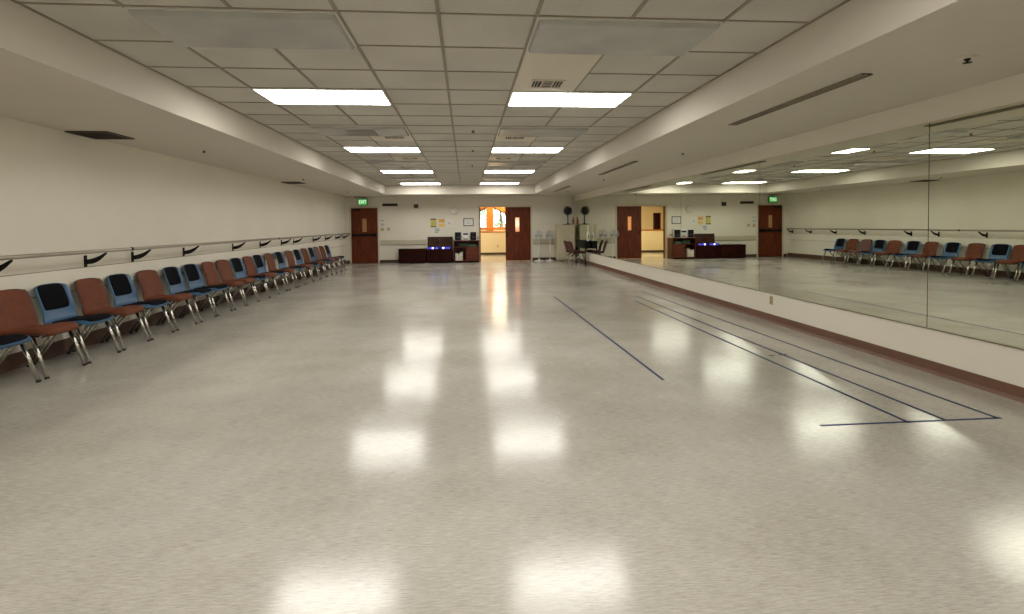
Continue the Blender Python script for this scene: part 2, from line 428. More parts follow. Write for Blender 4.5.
# ------------------------------------------------------------------ corridor beyond
CY = 24.0
struct('wall_corridor_left', MB().box(-3.7, -3.6, YF + 0.14, 27.2, 0, 2.9), M['corridor_wall'], 'warm cream end wall of the corridor', 'wall')
struct('wall_corridor_right', MB().box(3.6, 3.7, YF + 0.14, 27.2, 0, 2.9), M['corridor_wall'], 'warm cream side wall of the corridor', 'wall')
WY = 26.0
wc = MB()
WX0, WX1 = 0.55, 3.2
wc.box(-3.6, WX0, WY, WY + 0.15, 0, 2.9).box(WX1, 3.6, WY, WY + 0.15, 0, 2.9)
wc.box(WX0, WX1, WY, WY + 0.15, 0, 1.15)
struct('wall_corridor_back', wc, M['corridor_wall'], 'warm cream wall around the corridor windows', 'wall')
struct('ceiling_corridor', MB().box(-3.6, 3.6, YF + 0.14, WY + 0.15, 2.75, 2.9), M['corridor_wall'], 'cream ceiling of the corridor', 'ceiling')
hw = struct('trim_8', MB().box(-2.6, 3.6, CY, CY + 0.14, 0, 1.02), M['corridor_wall'], 'cream half wall across the corridor', 'half wall')
struct('trim_9', MB().box(-2.63, 3.6, CY - 0.035, CY + 0.175, 1.02, 1.075, 0, 0.006), M['orange_wood'], 'honey wood cap on the corridor half wall', 'wall cap')
struct('baseboard_corridor', MB().box(-2.6, 3.6, CY - 0.012, CY, 0.0, 0.10), M['base_dark'], 'dark skirting of the corridor half wall', 'skirting')
MBo = MB().box(1.42, 1.49, CY - 0.008, CY, 0.33, 0.45, 0, 0.003)
tag(MBo.build('outlet_cover', M['beige_plate']), 'small outlet cover low on the corridor half wall', 'outlet')
# timber window: post, sloping beams meeting it, sill rails, panes
win = thing('window_1', (0, 0, 0), 'gabled corridor window with honey timber post and sloping beams', 'window', kind='structure')
MB().box(1.02, 1.37, WY - 0.05, WY + 0.1, 1.08, 2.75, 0, 0.006).build('post', M['orange_wood'], win)
MB().box(WX0, WX1, WY - 0.04, WY + 0.1, 1.15, 1.25, 0, 0.006).build('sill_rail', M['orange_wood'], win)
MB().box(WX0, WX1, WY, WY + 0.06, 1.34, 1.37).build('glazing_bar', M['orange_wood'], win)
bmn = MB().prism([(1.37, WY - 0.02, 2.26), (WX1, WY - 0.02, 1.36), (WX1, WY - 0.02, 1.30), (1.37, WY - 0.02, 2.19)], (0, 0.1, 0))
bmn.build('sloping_beam', M['door_wood'], win)
bmn = MB().prism([(1.02, WY - 0.02, 2.24), (WX0, WY - 0.02, 2.02), (WX0, WY - 0.02, 1.95), (1.02, WY - 0.02, 2.17)], (0, 0.1, 0))
bmn.build('sloping_beam', M['door_wood'], win)
MB().prism([(1.37, WY + 0.02, 2.22), (WX1, WY + 0.02, 1.33), (WX1, WY + 0.02, 2.75), (1.37, WY + 0.02, 2.75)], (0, 0.06, 0)).build('gable_panel', M['orange_wood'], win)
MB().prism([(WX0, WY + 0.02, 2.0), (1.02, WY + 0.02, 2.2), (1.02, WY + 0.02, 2.75), (WX0, WY + 0.02, 2.75)], (0, 0.06, 0)).build('gable_panel', M['orange_wood'], win)
MB().box(WX0, 1.02, WY + 0.03, WY + 0.036, 1.25, 2.15).build('window_pane', M['pane'], win)
MB().prism([(1.37, WY + 0.03, 1.25), (WX1, WY + 0.03, 1.25), (WX1, WY + 0.03, 1.33), (1.37, WY + 0.03, 2.22)], (0, 0.006, 0)).build('window_pane', M['pane'], win)
# sloped boxed beam and dark post on the mirrored side
struct('trim_10', MB().prism([(-2.6, 24.6, 1.95), (0.3, 24.6, 2.6), (0.3, 24.6, 2.75), (-2.6, 24.6, 2.75)], (0, 0.9, 0)), M['corridor_wall'], 'sloping cream bulkhead over the corridor', 'bulkhead')
struct('trim_11', MB().box(-1.02, -0.72, 24.3, 24.5, 0, 1.86), M['chest_wood'], 'dark brown wood post behind the corridor half wall', 'post')
cl = thing('corridor_fill_light', (0.4, 22.0, 2.7495), 'unseen warm lamp added to light the corridor', 'ceiling light')  # added lamp and its copy, out of view, brighten the corridor
MB().box(-0.7, 0.7, -0.35, 0.35, -0.03, 0, 0, 0.004).build('housing', M['troffer'], cl)
MB().box(-0.64, 0.64, -0.30, 0.30, -0.06, -0.03, 0, 0.01).build('diffuser', M['fill_corridor'], cl)
cl2 = copy_tree(cl); cl2.location = (1.9, 25.1, 2.7495); cl2['label'] = 'unseen warm lamp added to light the corridor close to the timber window'
cl['label'] = 'unseen warm lamp added to light the corridor in front of the half wall'
# ground and trees outside the window
struct('ground_outside', MB().box(-6, 10, 27.2, 60, -0.6, -0.5), M['leaf'], 'lawn outside the corridor window', 'lawn')
def tree(loc, h, label, sd):
    rnd = random.Random(sd)
    t = thing('tree', loc, label, 'tree', 'trees outside the corridor window')
    MB().tube([(0, 0, 0), (0.05, 0, h * 0.4), (-0.04, 0.05, h * 0.75)], [0.16, 0.11, 0.05], 8).build('trunk', M['bark'], t)
    mb = MB()
    for _ in range(260):
        th, ph, rr = rnd.uniform(0, 2 * PI), rnd.uniform(-1, 1), rnd.uniform(0.5, 1) ** 0.5
        c = Vector((math.cos(th) * math.sqrt(1 - ph * ph) * rr * h * 0.32, math.sin(th) * math.sqrt(1 - ph * ph) * rr * h * 0.32, h * 0.68 + ph * rr * h * 0.34))
        a = Vector((rnd.uniform(-1, 1), rnd.uniform(-1, 1), rnd.uniform(-1, 1))).normalized() * 0.14
        b = a.cross(Vector((rnd.uniform(-1, 1), rnd.uniform(-1, 1), rnd.uniform(-1, 1)))).normalized() * 0.07
        mb.bm.faces.new([mb.bm.verts.new(c + q) for q in (a, b, -a, -b)])
    mb.build('foliage', M['leaf'], t)
tree((2.2, 33.0, -0.5), 4.2, 'leafy green tree outside the corridor window, right of the timber post', 1)
tree((0.6, 36.0, -0.5), 4.6, 'leafy green tree outside the corridor window, left of the timber post', 2)

# ------------------------------------------------------------------ ceiling lights
def light_proto(lit):
    t = thing('ceiling_light', (0, 0, 0), 'x', 'ceiling light')
    W, D = TILE * 2, TILE
    f = MB()
    for a in ((0.004, W - 0.004, 0.004, 0.03), (0.004, W - 0.004, D - 0.03, D - 0.004), (0.004, 0.03, 0.03, D - 0.03), (W - 0.03, W - 0.004, 0.03, D - 0.03)):
        f.box(a[0], a[1], a[2], a[3], -0.016, 0, 0, 0.002)
    f.build('frame', M['troffer'], t)
    a, b = 0.014, 0.026
    dz = -0.020 if lit else -0.048
    lo = [(a, a), (W - a, a), (W - a, D - a), (a, D - a)]; hi = [(b, b), (W - b, b), (W - b, D - b), (b, D - b)]
    mb = MB()
    A = [mb.bm.verts.new((x, y, -0.002)) for x, y in lo]; B = [mb.bm.verts.new((x, y, dz)) for x, y in hi]
    mb.bm.faces.new(A); mb.bm.faces.new(list(reversed(B)))
    for k in range(4): mb.bm.faces.new((A[k], B[k], B[(k + 1) % 4], A[(k + 1) % 4]))
    bmesh.ops.bevel(mb.bm, geom=[e for e in mb.bm.edges if all(v.co.z < -0.015 for v in e.verts)], offset=0.004, segments=2, affect='EDGES')
    mb.build('diffuser', M['lens_lit' if lit else 'lens_off'], t)
    return t
protos = {True: None, False: None}
XS_L = {'left': TX - 3 * TILE, 'right': TX + TILE}
ordn = ['first', 'second', 'third', 'fourth', 'fifth']
def put_light(lit, col, y, label, group):
    if protos[lit] is None: protos[lit] = o = light_proto(lit)
    else: o = copy_tree(protos[lit])
    o.location = (XS_L[col], y, ZC - 0.001); o['label'] = label; o['group'] = group
    return o
lit_y = [TY + TILE * k for k in (3, 9, 15, 21)]
off_y = [TY + TILE * k for k in (0, 6, 12, 18)]
for col in ('left', 'right'):
    side = 'chair side' if col == 'left' else 'mirror side'
    for i, y in enumerate(lit_y):
        pos = ['nearest the viewer', 'second from the viewer', 'third from the viewer', 'closest to the far wall'][i]
        put_light(True, col, y, 'glowing white ceiling light on the %s, %s' % (side, pos), 'lit ceiling lights')
    for i, y in enumerate(off_y):
        pos = ['nearest the viewer', 'second from the viewer', 'third from the viewer', 'closest to the far wall'][i]
        o = put_light(False, col, y, 'unlit grey ceiling light on the %s, %s' % (side, pos), 'unlit ceiling lights')
        if i == 1 and col == 'left':
            o['label'] = 'unlit ceiling light with a dark grey patch on its lens, %s' % side
            MB().box(0.46, 0.86, 0.12, 0.46, -0.054, -0.047, 0, 0.003).build('lamp_patch', M['lens_hole'], o)
    for y in (TY - 3 * TILE, TY - 9 * TILE + 0.35):
        put_light(True, col, y, 'glowing white ceiling light behind the viewpoint, %s%s' % (side, '' if y > 0 else ', by the rear wall'), 'lit ceiling lights')

# ceiling supply vents
def vent(x, y, px0, px1, py0, py1, label):
    t = thing('ceiling_vent', (x, y, ZC), label, 'vent', 'small ceiling vents')
    MB().box(px0 - x, px1 - x, py0 - y, py1 - y, -0.010, -0.0005, 0, 0.002).build('panel', M['vent_white'], t)
    MB().box(-0.15, 0.15, -0.12, 0.12, -0.013, -0.0095, 0, 0.001).build('throat', M['vent_dark'], t)
    f = MB()
    for a in ((-0.165, 0.165, -0.135, -0.115), (-0.165, 0.165, 0.115, 0.135), (-0.165, -0.145, -0.115, 0.115), (0.145, 0.165, -0.115, 0.115), (-0.06, -0.045, -0.115, 0.115), (0.05, 0.065, -0.115, 0.115)):
        f.box(a[0], a[1], a[2], a[3], -0.022, -0.009, 0, 0.002)
    f.build('frame', M['vent_white'], t)
    for k in range(7):
        if k in (2, 3, 4):
            q = k - 3
            s_ = MB().box(-0.044, 0.049, q * 0.06 - 0.004, q * 0.06 + 0.004, -0.020, -0.012)
        else:
            xx = {0: -0.12, 1: -0.09, 5: 0.09, 6: 0.12}[k]
            s_ = MB().box(xx - 0.003, xx + 0.003, -0.114, 0.114, -0.020, -0.012)
        s_.build('vane', M['vent_white'], t)
vent(0.815, 5.17, TX + TILE + 0.008, TX + 2 * TILE - 0.008, TY + TILE + 0.008, TY + 3 * TILE - 0.008, 'slotted ceiling vent in a long white panel before the nearest mirror side light')
vent(0.80, 8.36, TX + TILE + 0.008, TX + 2 * TILE - 0.008, TY + 7 * TILE + 0.008, TY + 8 * TILE - 0.008, 'small dark ceiling vent, second from the viewer on the mirror side')
vent(-1.09, 8.36, TX - 2 * TILE + 0.008, TX - TILE - 0.008, TY + 7 * TILE + 0.008, TY + 8 * TILE - 0.008, 'small dark ceiling vent, nearer one on the chair side')
vent(0.80, 10.95, TX + TILE + 0.008, TX + 2 * TILE - 0.008, TY + 11 * TILE + 0.008, TY + 12 * TILE - 0.008, 'small dark ceiling vent, farthest on the mirror side')
vent(-1.12, 10.95, TX - 2 * TILE + 0.008, TX - TILE - 0.008, TY + 11 * TILE + 0.008, TY + 12 * TILE - 0.008, 'small dark ceiling vent, farther one on the chair side')

# sprinkler heads
def sprinkler(x, y, z, label, grp, plate=0.035, pale=True):
    t = thing('sprinkler_head', (x, y, z), label, 'sprinkler', grp)
    MB().lathe([(0, 0), (plate, 0), (plate, -0.004), (plate * 0.6, -0.012), (0, -0.012)], seg=18).build('escutcheon', M['vent_white' if pale else 'slot'], t)
    MB().lathe([(0, -0.010), (0.018, -0.012), (0.018, -0.022), (0.007, -0.026), (0.007, -0.036), (0, -0.036)], seg=12).build('body', M['vent_dark'], t)
    MB().lathe([(0, -0.035), (0.024, -0.036), (0.026, -0.039), (0, -0.041)], seg=16).build('deflector', M['vent_dark'], t)
sprinkler(0.125, 7.79, ZC, 'dark sprinkler head in the middle tile column, nearest the viewer', 'ceiling sprinklers')
sprinkler(0.15, 9.78, ZC, 'white rimmed sprinkler in the middle tile column, second from the viewer', 'ceiling sprinklers', 0.07)
sprinkler(0.17, 12.29, ZC, 'sprinkler head in the middle tile column, closest to the far wall', 'ceiling sprinklers')
for y, lb in ((3.244, 'nearest the viewer'), (7.84, 'second from the viewer'), (12.47, 'third from the viewer'), (16.92, 'closest to the far wall')):
    sprinkler(3.335, y, ZS, 'sprinkler head on the soffit above the mirrors, %s' % lb, 'soffit sprinklers', 0.06 if y < 4 else 0.04, True)
for y, lb in ((7.68, 'nearest the viewer'), (12.15, 'second from the viewer'), (16.59, 'closest to the far wall')):
    sprinkler(-3.61, y, ZS, 'sprinkler head on the soffit above the chairs, %s' % lb, 'soffit sprinklers')

# soffit grilles over the chairs
def grille(x0, x1, y0, y1, label):
    t = thing('air_grille', ((x0 + x1) / 2, (y0 + y1) / 2, ZS), label, 'vent', 'soffit grilles above the chairs')
    w, d = (x1 - x0) / 2, (y1 - y0) / 2
    MB().box(-w + 0.005, w - 0.005, -d + 0.005, d - 0.005, -0.008, -0.0005).build('backing', M['vent_dark'], t)
    f = MB()
    for a in ((-w, w, -d, -d + 0.025), (-w, w, d - 0.025, d), (-w, -w + 0.025, -d + 0.025, d - 0.025), (w - 0.025, w, -d + 0.025, d - 0.025)): f.box(*a, -0.016, -0.0005, 0, 0.002)
    f.build('frame', M['vent_bronze'], t)
    n = 9
    for k in range(n):
        yy = -d + 0.035 + (2 * d - 0.07) * k / (n - 1)
        MB().box(-w + 0.02, w - 0.02, yy - 0.004, yy + 0.004, -0.015, -0.004).build('louvre', M['vent_bronze'], t)
grille(-4.385, -3.94, 6.22, 6.70, 'dark square air grille in the soffit above the chairs, nearest the viewer')
grille(-4.385, -3.94, 12.98, 13.46, 'dark square air grille in the soffit above the chairs, farther along')
def slot(x, y0, y1, label):
    t = thing('slot_diffuser', (x, (y0 + y1) / 2, ZS), label, 'vent', 'slot diffusers in the mirror soffit')
    d = (y1 - y0) / 2
    MB().box(-0.04, 0.04, -d, d, -0.005, -0.0005).build('backing', M['vent_dark'], t)
    for xx in (-0.04, 0.0, 0.04):
        MB().box(xx - 0.006, xx + 0.006, -d, d, -0.014, -0.004).build('blade', M['slot'], t)
slot(2.945, 3.64, 5.60, 'long thin slot diffuser in the soffit, nearest the viewer')
slot(2.95, 8.90, 11.34, 'long thin slot diffuser in the soffit, halfway down the mirrors')
slot(2.935, 14.72, 17.15, 'long thin slot diffuser in the soffit, near the far wall')

# ------------------------------------------------------------------ mirrors
seams = [-1.057, 1.643, 4.341, 7.039, 9.739, 12.44, 15.14, 17.84, 19.50]
mlab = ['behind the viewpoint', 'beside the viewpoint, running out of the frame', 'nearest the viewer, cut by the right edge', 'second from the viewer, above the wall outlet', 'third from the viewer',
        'fourth from the viewer', 'fifth from the viewer, reflecting the brown door leaf', 'beside the black console table', 'narrow end panel beside the far corner']
mlab = mlab[1:]
tilt = [0, 0.0004, -0.0012, 0.0010, -0.0008, 0.0006, 0, 0]
for i, (a, b) in enumerate(zip(seams, seams[1:])):
    L = (b - a) / 2 - 0.0035
    t = thing('wall_mirror', (XR, (a + b) / 2, 0.395), 'tall frameless wall mirror panel ' + mlab[i], 'mirror', 'wall mirror panels')
    g = MB().box(-0.008, -0.001, -L, L, 0.006, 1.832)
    o = g.build('glass', M['mirror'], t); o.rotation_euler = (0, 0, tilt[i] * 0.5)
    MB().box(-0.014, -0.0005, -L, L, -0.004, 0.005).build('bottom_channel', M['slot'], t)
    MB().box(-0.013, -0.0005, -L, L, 1.832, 1.838).build('top_channel', M['vent_white'], t)
tag(MB().box(XR - 0.0015, XR - 0.0003, seams[0], seams[-1], 0.40, 2.225).build('mirror_backing', M['vent_dark']), 'thin dark backing strip showing in the seams between the mirrors', 'backing')

def plate_obj(name, axis, at, a, z0, z1, wdt, mat, label, cat, holes=True, group=None):
    t = thing(name, (0, 0, 0), label, cat, group)
    if axis == 'X':
        MB().box(at - 0.007, at - 0.0003, a - wdt / 2, a + wdt / 2, z0, z1, 0, 0.003).build('cover_plate', mat, t)
        for q in (0.3, 0.7):
            zz = z0 + (z1 - z0) * q
            MB().box(at - 0.009, at - 0.0065, a - wdt * 0.22, a + wdt * 0.22, zz - 0.014, zz + 0.014, 0, 0.001).build('socket', M['slot'], t)
    else:
        MB().box(a - wdt / 2, a + wdt / 2, at - 0.007, at - 0.0003, z0, z1, 0, 0.003).build('cover_plate', mat, t)
        zz = (z0 + z1) / 2
        MB().box(a - wdt * 0.15, a + wdt * 0.15, at - 0.013, at - 0.0065, zz - 0.016, zz + 0.016, 0, 0.002).build('toggle', M['slot'], t)
    return t
plate_obj('wall_outlet', 'X', XR, 6.76, 0.24, 0.36, 0.075, M['beige_plate'], 'beige wall outlet under the mirrors', 'outlet')
plate_obj('light_switch', 'Y', YF, -3.065, 1.18, 1.30, 0.12, M['beige_plate'], 'beige light switch next to the panic bar door, the closer one', 'light switch', group='light switches')
plate_obj('light_switch', 'Y', YF, -2.84, 1.19, 1.30, 0.12, M['beige_plate'], 'beige light switch farther right of the panic bar door', 'light switch', group='light switches')

# ------------------------------------------------------------------ floor tape
def tape(x0, y0, x1, y1, label, wd=0.026):
    d = Vector((x1 - x0, y1 - y0, 0)); n = Vector((-d.y, d.x, 0)).normalized() * wd / 2
    a, b = Vector((x0, y0, 0.0004)), Vector((x1, y1, 0.0004))
    mb = MB().prism([a - n, b - n, b + n, a + n], (0, 0, 0.0009))
    tag(mb.build('floor_tape', M['tape']), label, 'tape', 'blue tape lines on the floor')
tape(1.69, 4.38, 1.64, 9.76, 'single blue tape line alone in the middle of the floor')
tape(3.615, 3.25, 3.50, 10.2, 'blue tape line closest to the mirrors')
tape(3.235, 3.26, 3.17, 9.6, 'middle one of the three long blue tape lines by the mirrors')
tape(2.955, 3.245, 2.95, 9.0, 'innermost of the three long blue tape lines by the mirrors')
tape(2.336, 3.268, 3.64, 3.256, 'short blue crosswise tape line closing the three long lines', 0.022)
tape(3.17, 5.075, 3.265, 5.082, 'tiny leftover dash of blue tape beside the middle long line', 0.02)
tape(3.06, 5.06, 3.115, 5.066, 'tiny leftover dash of blue tape between the inner two lines', 0.02)

# ------------------------------------------------------------------ ballet barre
RX, RZ = -4.185, 1.105
bar = tag(MB().tube([(RX, YN + 0.1, RZ), (RX, YF - 0.3, RZ)], 0.021, 14).build('ballet_barre', M['rail_metal']), 'long round ballet barre along the wall above the chairs', 'handrail')
for y in (6.98, 12.2):
    MB().tube([(RX, y - 0.02, RZ), (RX, y + 0.02, RZ)], 0.0235, 14).build('joint_sleeve', M['black_metal'], bar)
def bracket_proto():
    t = thing('barre_bracket', (XL, 0, 0.99), 'x', 'bracket', 'barre brackets')
    MB().box(0.0004, 0.012, -0.022, 0.022, -0.075, 0.065, 0, 0.003).build('wall_plate', M['black_metal'], t)
    n = 12; up, dn = [], []
    L_ = RX - XL
    for k in range(n + 1):
        q = k / n
        xx = 0.008 + L_ * q
        zz = -0.012 + 0.100 * q ** 2.2
        th = 0.026 * (1 - q) + 0.010 * q + 0.010 * math.sin(PI * q)
        up.append((xx, -0.011, zz + th)); dn.append((xx, -0.011, zz - th))
    up[-1] = (L_ + 0.012, -0.011, 0.094); dn[-1] = (L_ + 0.012, -0.011, 0.075)
    MB().prism(up + list(reversed(dn)), (0, 0.022, 0)).build('arm', M['black_metal'], t)
    return t
bpos = [5.22, 6.499, 7.362, 8.63, 10.37, 11.70, 13.00, 13.90, 15.64, 16.95, 18.27, 19.36]
bl = ['cut by the left edge of the picture', 'second from the viewer', 'third from the viewer, just past the barre joint', 'fourth from the viewer', 'fifth from the viewer', 'sixth from the viewer',
      'seventh from the viewer, front of a close pair', 'eighth from the viewer, rear of a close pair', 'fourth from the far wall', 'third from the far wall', 'second from the far wall', 'closest to the far wall']
bp = None
for y, lb in zip(bpos, bl):
    if bp is None: o = bp = bracket_proto()
    else: o = copy_tree(bp)
    o.location = (XL, y, 0.99); o['label'] = 'black curved barre bracket, ' + lb

# ------------------------------------------------------------------ stacking shell chairs
PROF = [(0.222, 0.368), (0.246, 0.384), (0.246, 0.408), (0.205, 0.424), (0.12, 0.424), (0.02, 0.412), (-0.07, 0.402), (-0.125, 0.408), (-0.160, 0.432), (-0.182, 0.475), (-0.202, 0.54), (-0.226, 0.62), (-0.256, 0.71), (-0.276, 0.765), (-0.286, 0.792)]
WID = [0.190, 0.202, 0.212, 0.228, 0.240, 0.242, 0.240, 0.234, 0.227, 0.221, 0.219, 0.218, 0.216, 0.208, 0.186]
def cr(arr, t):
    n = len(arr) - 1
    t = max(0.0, min(n - 1e-6, t)); i = int(t); f = t - i
    g = lambda k: arr[max(0, min(n, k))]
    def one(p0, p1, p2, p3): return 0.5 * (2 * p1 + (p2 - p0) * f + (2 * p0 - 5 * p1 + 4 * p2 - p3) * f * f + (3 * p1 - p0 - 3 * p2 + p3) * f ** 3)
    p = [g(i - 1), g(i), g(i + 1), g(i + 2)]
    if isinstance(arr[0], tuple): return tuple(one(*[q[c] for q in p]) for c in range(len(arr[0])))
    return one(*p)
N_ = len(PROF) - 1
def surf(u, t):
    x, z = cr(PROF, t); w = cr(WID, t)
    a = abs(u)
    back = min(1, max(0, (t - 7) / 3.0)); seat = min(1, max(0, (t - 1.0) / 2)) * (1 - back)
    x += back * (0.036 * a ** 2.6); z += seat * 0.010 * a ** 2 - (seat * 0.9 + 0.1) * (1 - back) * 0.038 * max(0.0, (a - 0.84) / 0.16) ** 2
    if t > 12.5: z -= 0.020 * a ** 4 * (t - 12.5) / 1.5
    if t < 3: x -= 0.022 * a ** 3 * (3 - t) / 3
    return Vector((x, w * u, z))
def nrm(u, t):
    e = 0.02
    du = surf(min(1, u + e), t) - surf(max(-1, u - e), t); dt = surf(u, min(N_, t + e)) - surf(u, max(0, t - e))
    n = du.cross(dt)
    return n.normalized()
SGN = 1 if nrm(0, 4).z > 0 else -1
def shell_mb(t0, t1, u1, thick_out, thick_in, nu=14, nv=36, round_=None, mi_edge=0):
    """closed sheet along the seat surface between -thick_in and +thick_out"""
    mb = MB(); top, bot = [], []
    for j in range(nv + 1):
        rt, rb = [], []
        for i in range(nu + 1):
            a, b = -1 + 2 * i / nu, -1 + 2 * j / nv
            if round_:
                k = round_
                sa = a * math.sqrt(max(0, 1 - k * b * b * abs(b) ** 2)); sb = b * math.sqrt(max(0, 1 - k * a * a * abs(a) ** 2))
                m_ = max(abs(a), abs(b))
                dome = (1 - m_ ** 6)
            else: sa, sb, dome = a, b, 1
            u, t = sa * u1, (t0 + t1) / 2 + sb * (t1 - t0) / 2
            p, n = surf(u, t), nrm(u, t) * SGN
            rt.append(mb.bm.verts.new(p + n * thick_out * (dome if round_ else 1))); rb.append(mb.bm.verts.new(p - n * thick_in))
        top.append(rt); bot.append(rb)
    for j in range(nv):
        for i in range(nu):
            f = mb.bm.faces.new((top[j][i], top[j][i + 1], top[j + 1][i + 1], top[j + 1][i])); f.smooth = True
            f = mb.bm.faces.new((bot[j][i], bot[j + 1][i], bot[j + 1][i + 1], bot[j][i + 1])); f.smooth = True
    for i in range(nu):
        for j in (0, nv): mb.bm.faces.new((top[j][i], top[j][i + 1], bot[j][i + 1], bot[j][i])).material_index = mi_edge
    for j in range(nv):
        for i in (0, nu): mb.bm.faces.new((top[j][i], top[j + 1][i], bot[j + 1][i], bot[j][i])).material_index = mi_edge
    return mb
LEGM = {}
def chair_proto(kind):
    t = thing('shell_chair', (0, 0, 0), 'x', 'chair')
    if kind == 'blue':
        sh = shell_mb(0, N_, 1.0, 0.002, 0.009, mi_edge=1).build('seat_shell', [M['blue_shell'], M['blue_edge']], t)
        shell_mb(9.75, 13.75, 0.83, 0.014, 0.004, 14, 18, round_=0.17).build('back_pad', M['black_pad'], t)
        shell_mb(1.7, 7.2, 0.88, 0.024, 0.004, 14, 22, round_=0.20).build('seat_pad', M['black_pad'], t)
    else:
        pad = M[{'brown': 'brown_pad', 'plum': 'plum_pad', 'maroon': 'maroon_pad'}[kind]]
        shell_mb(0, N_, 1.0, 0.001, 0.010).build('seat_shell', M['maroon_pad' if kind == 'maroon' else 'brown_shell'], t)
        shell_mb(0.3, N_ - 0.12, 0.965, 0.026, 0.002, 16, 40, round_=0.10).build('upholstery', pad, t)
    fr = MB()
    for s in (-1, 1): fr.tube([(0.17, s * 0.185, 0.383), (0.12, s * 0.19, 0.388), (-0.06, s * 0.19, 0.380), (-0.11, s * 0.18, 0.386)], 0.011, 8)
    for xx in (0.12, -0.03): fr.tube([(xx, -0.215, 0.384), (xx, 0.215, 0.384)], 0.010, 8)
    fr.build('seat_frame', M['black_metal'], t)
    for key, p0, p1 in (('fl', (0.135, 0.215, 0.385), (0.268, 0.230, 0.0)), ('fr', (0.135, -0.215, 0.385), (0.268, -0.230, 0.0)),
                        ('rl', (0.02, 0.215, 0.383), (-0.265, 0.230, 0.0)), ('rr', (0.02, -0.215, 0.383), (-0.265, -0.230, 0.0))):
        a, b = Vector(p0), Vector(p1)
        lg = MB().tube([a, a.lerp(b, 0.97)], 0.0175, 12).build('leg', M['chrome'], t)
        MB().tube([a.lerp(b, 0.962), a.lerp(b, 0.98), b + Vector((0, 0, 0.0))], [0.0185, 0.0195, 0.0195], 12).build('foot_cap', M['rubber'], lg)
    # level the caps with the floor
    return t
def flatten_caps(root):
    for l in root.children:
        for c in l.children:
            for v in c.data.vertices:
                if v.co.z < 0.003: v.co.z = 0.0005
chairs = [(4.77, 'blue'), (5.33, 'brown'), (5.86, 'blue'), (6.42, 'brown'), (6.95, 'blue'), (7.53, 'brown'), (8.11, 'blue'), (8.66, 'blue'), (9.20, 'brown'), (9.71, 'brown'), (10.22, 'blue'),
          (10.74, 'brown'), (11.26, 'blue'), (11.85, 'brown'), (12.47, 'blue'), (13.08, 'brown'), (13.66, 'blue'), (14.32, 'brown'), (14.86, 'blue'), (15.40, 'plum'), (15.97, 'brown'), (16.53, 'blue')]
names = {'blue': 'blue shell chair with black pads', 'brown': 'rust brown upholstered shell chair', 'plum': 'plum brown upholstered shell chair'}
clab = ['cut by the left edge of the picture', 'nearest the viewer, beside the chair cut by the picture edge', 'whole one nearest the viewer', 'second brown one from the viewer', 'fourth chair from the far-left picture edge, between two brown ones',
        'third brown one from the viewer', 'front one of two blue chairs side by side', 'rear one of two blue chairs side by side', 'front one of two brown chairs side by side', 'rear one of two brown chairs side by side',
        'just past the pair of brown chairs', 'sixth brown one from the viewer', 'tenth chair counting back from the door', 'ninth chair counting back from the door', 'eighth chair counting back from the door',
        'seventh chair counting back from the door', 'sixth chair counting back from the door', 'fifth chair counting back from the door', 'fourth chair counting back from the door', 'the only plum one in the row, third from the door',
        'second chair counting back from the door', 'last in the row, closest to the door']
clab[4] = 'third blue one from the viewer, between two brown ones'
cprot = {}
for (y, kd), lb in zip(chairs, clab):
    if kd not in cprot:
        o = cprot[kd] = chair_proto(kd); flatten_caps(o)
    else: o = copy_tree(cprot[kd])
    o.location = (-4.075 + 0.05 * max(0, min(1, (y - 9) / 5)) + random.uniform(-0.012, 0.012), y, 0)
    o.rotation_euler = (0, 0, random.uniform(-0.03, 0.03))
    o['label'] = names[kd] + ', ' + lb; o['group'] = 'shell chairs along the wall'
for k, (x, y, lb) in enumerate(((3.72, 17.50, 'maroon shell chair at the console table, nearer the viewer'), (3.70, 18.12, 'maroon shell chair at the console table, nearer the far wall'))):
    if k == 0: o = cprot['maroon'] = chair_proto('maroon'); flatten_caps(o)
    else: o = copy_tree(cprot['maroon'])
    o.location = (x, y, 0); o.rotation_euler = (0, 0, 0.14 - 0.04 * k); o['label'] = lb; o['group'] = 'maroon chairs at the table'

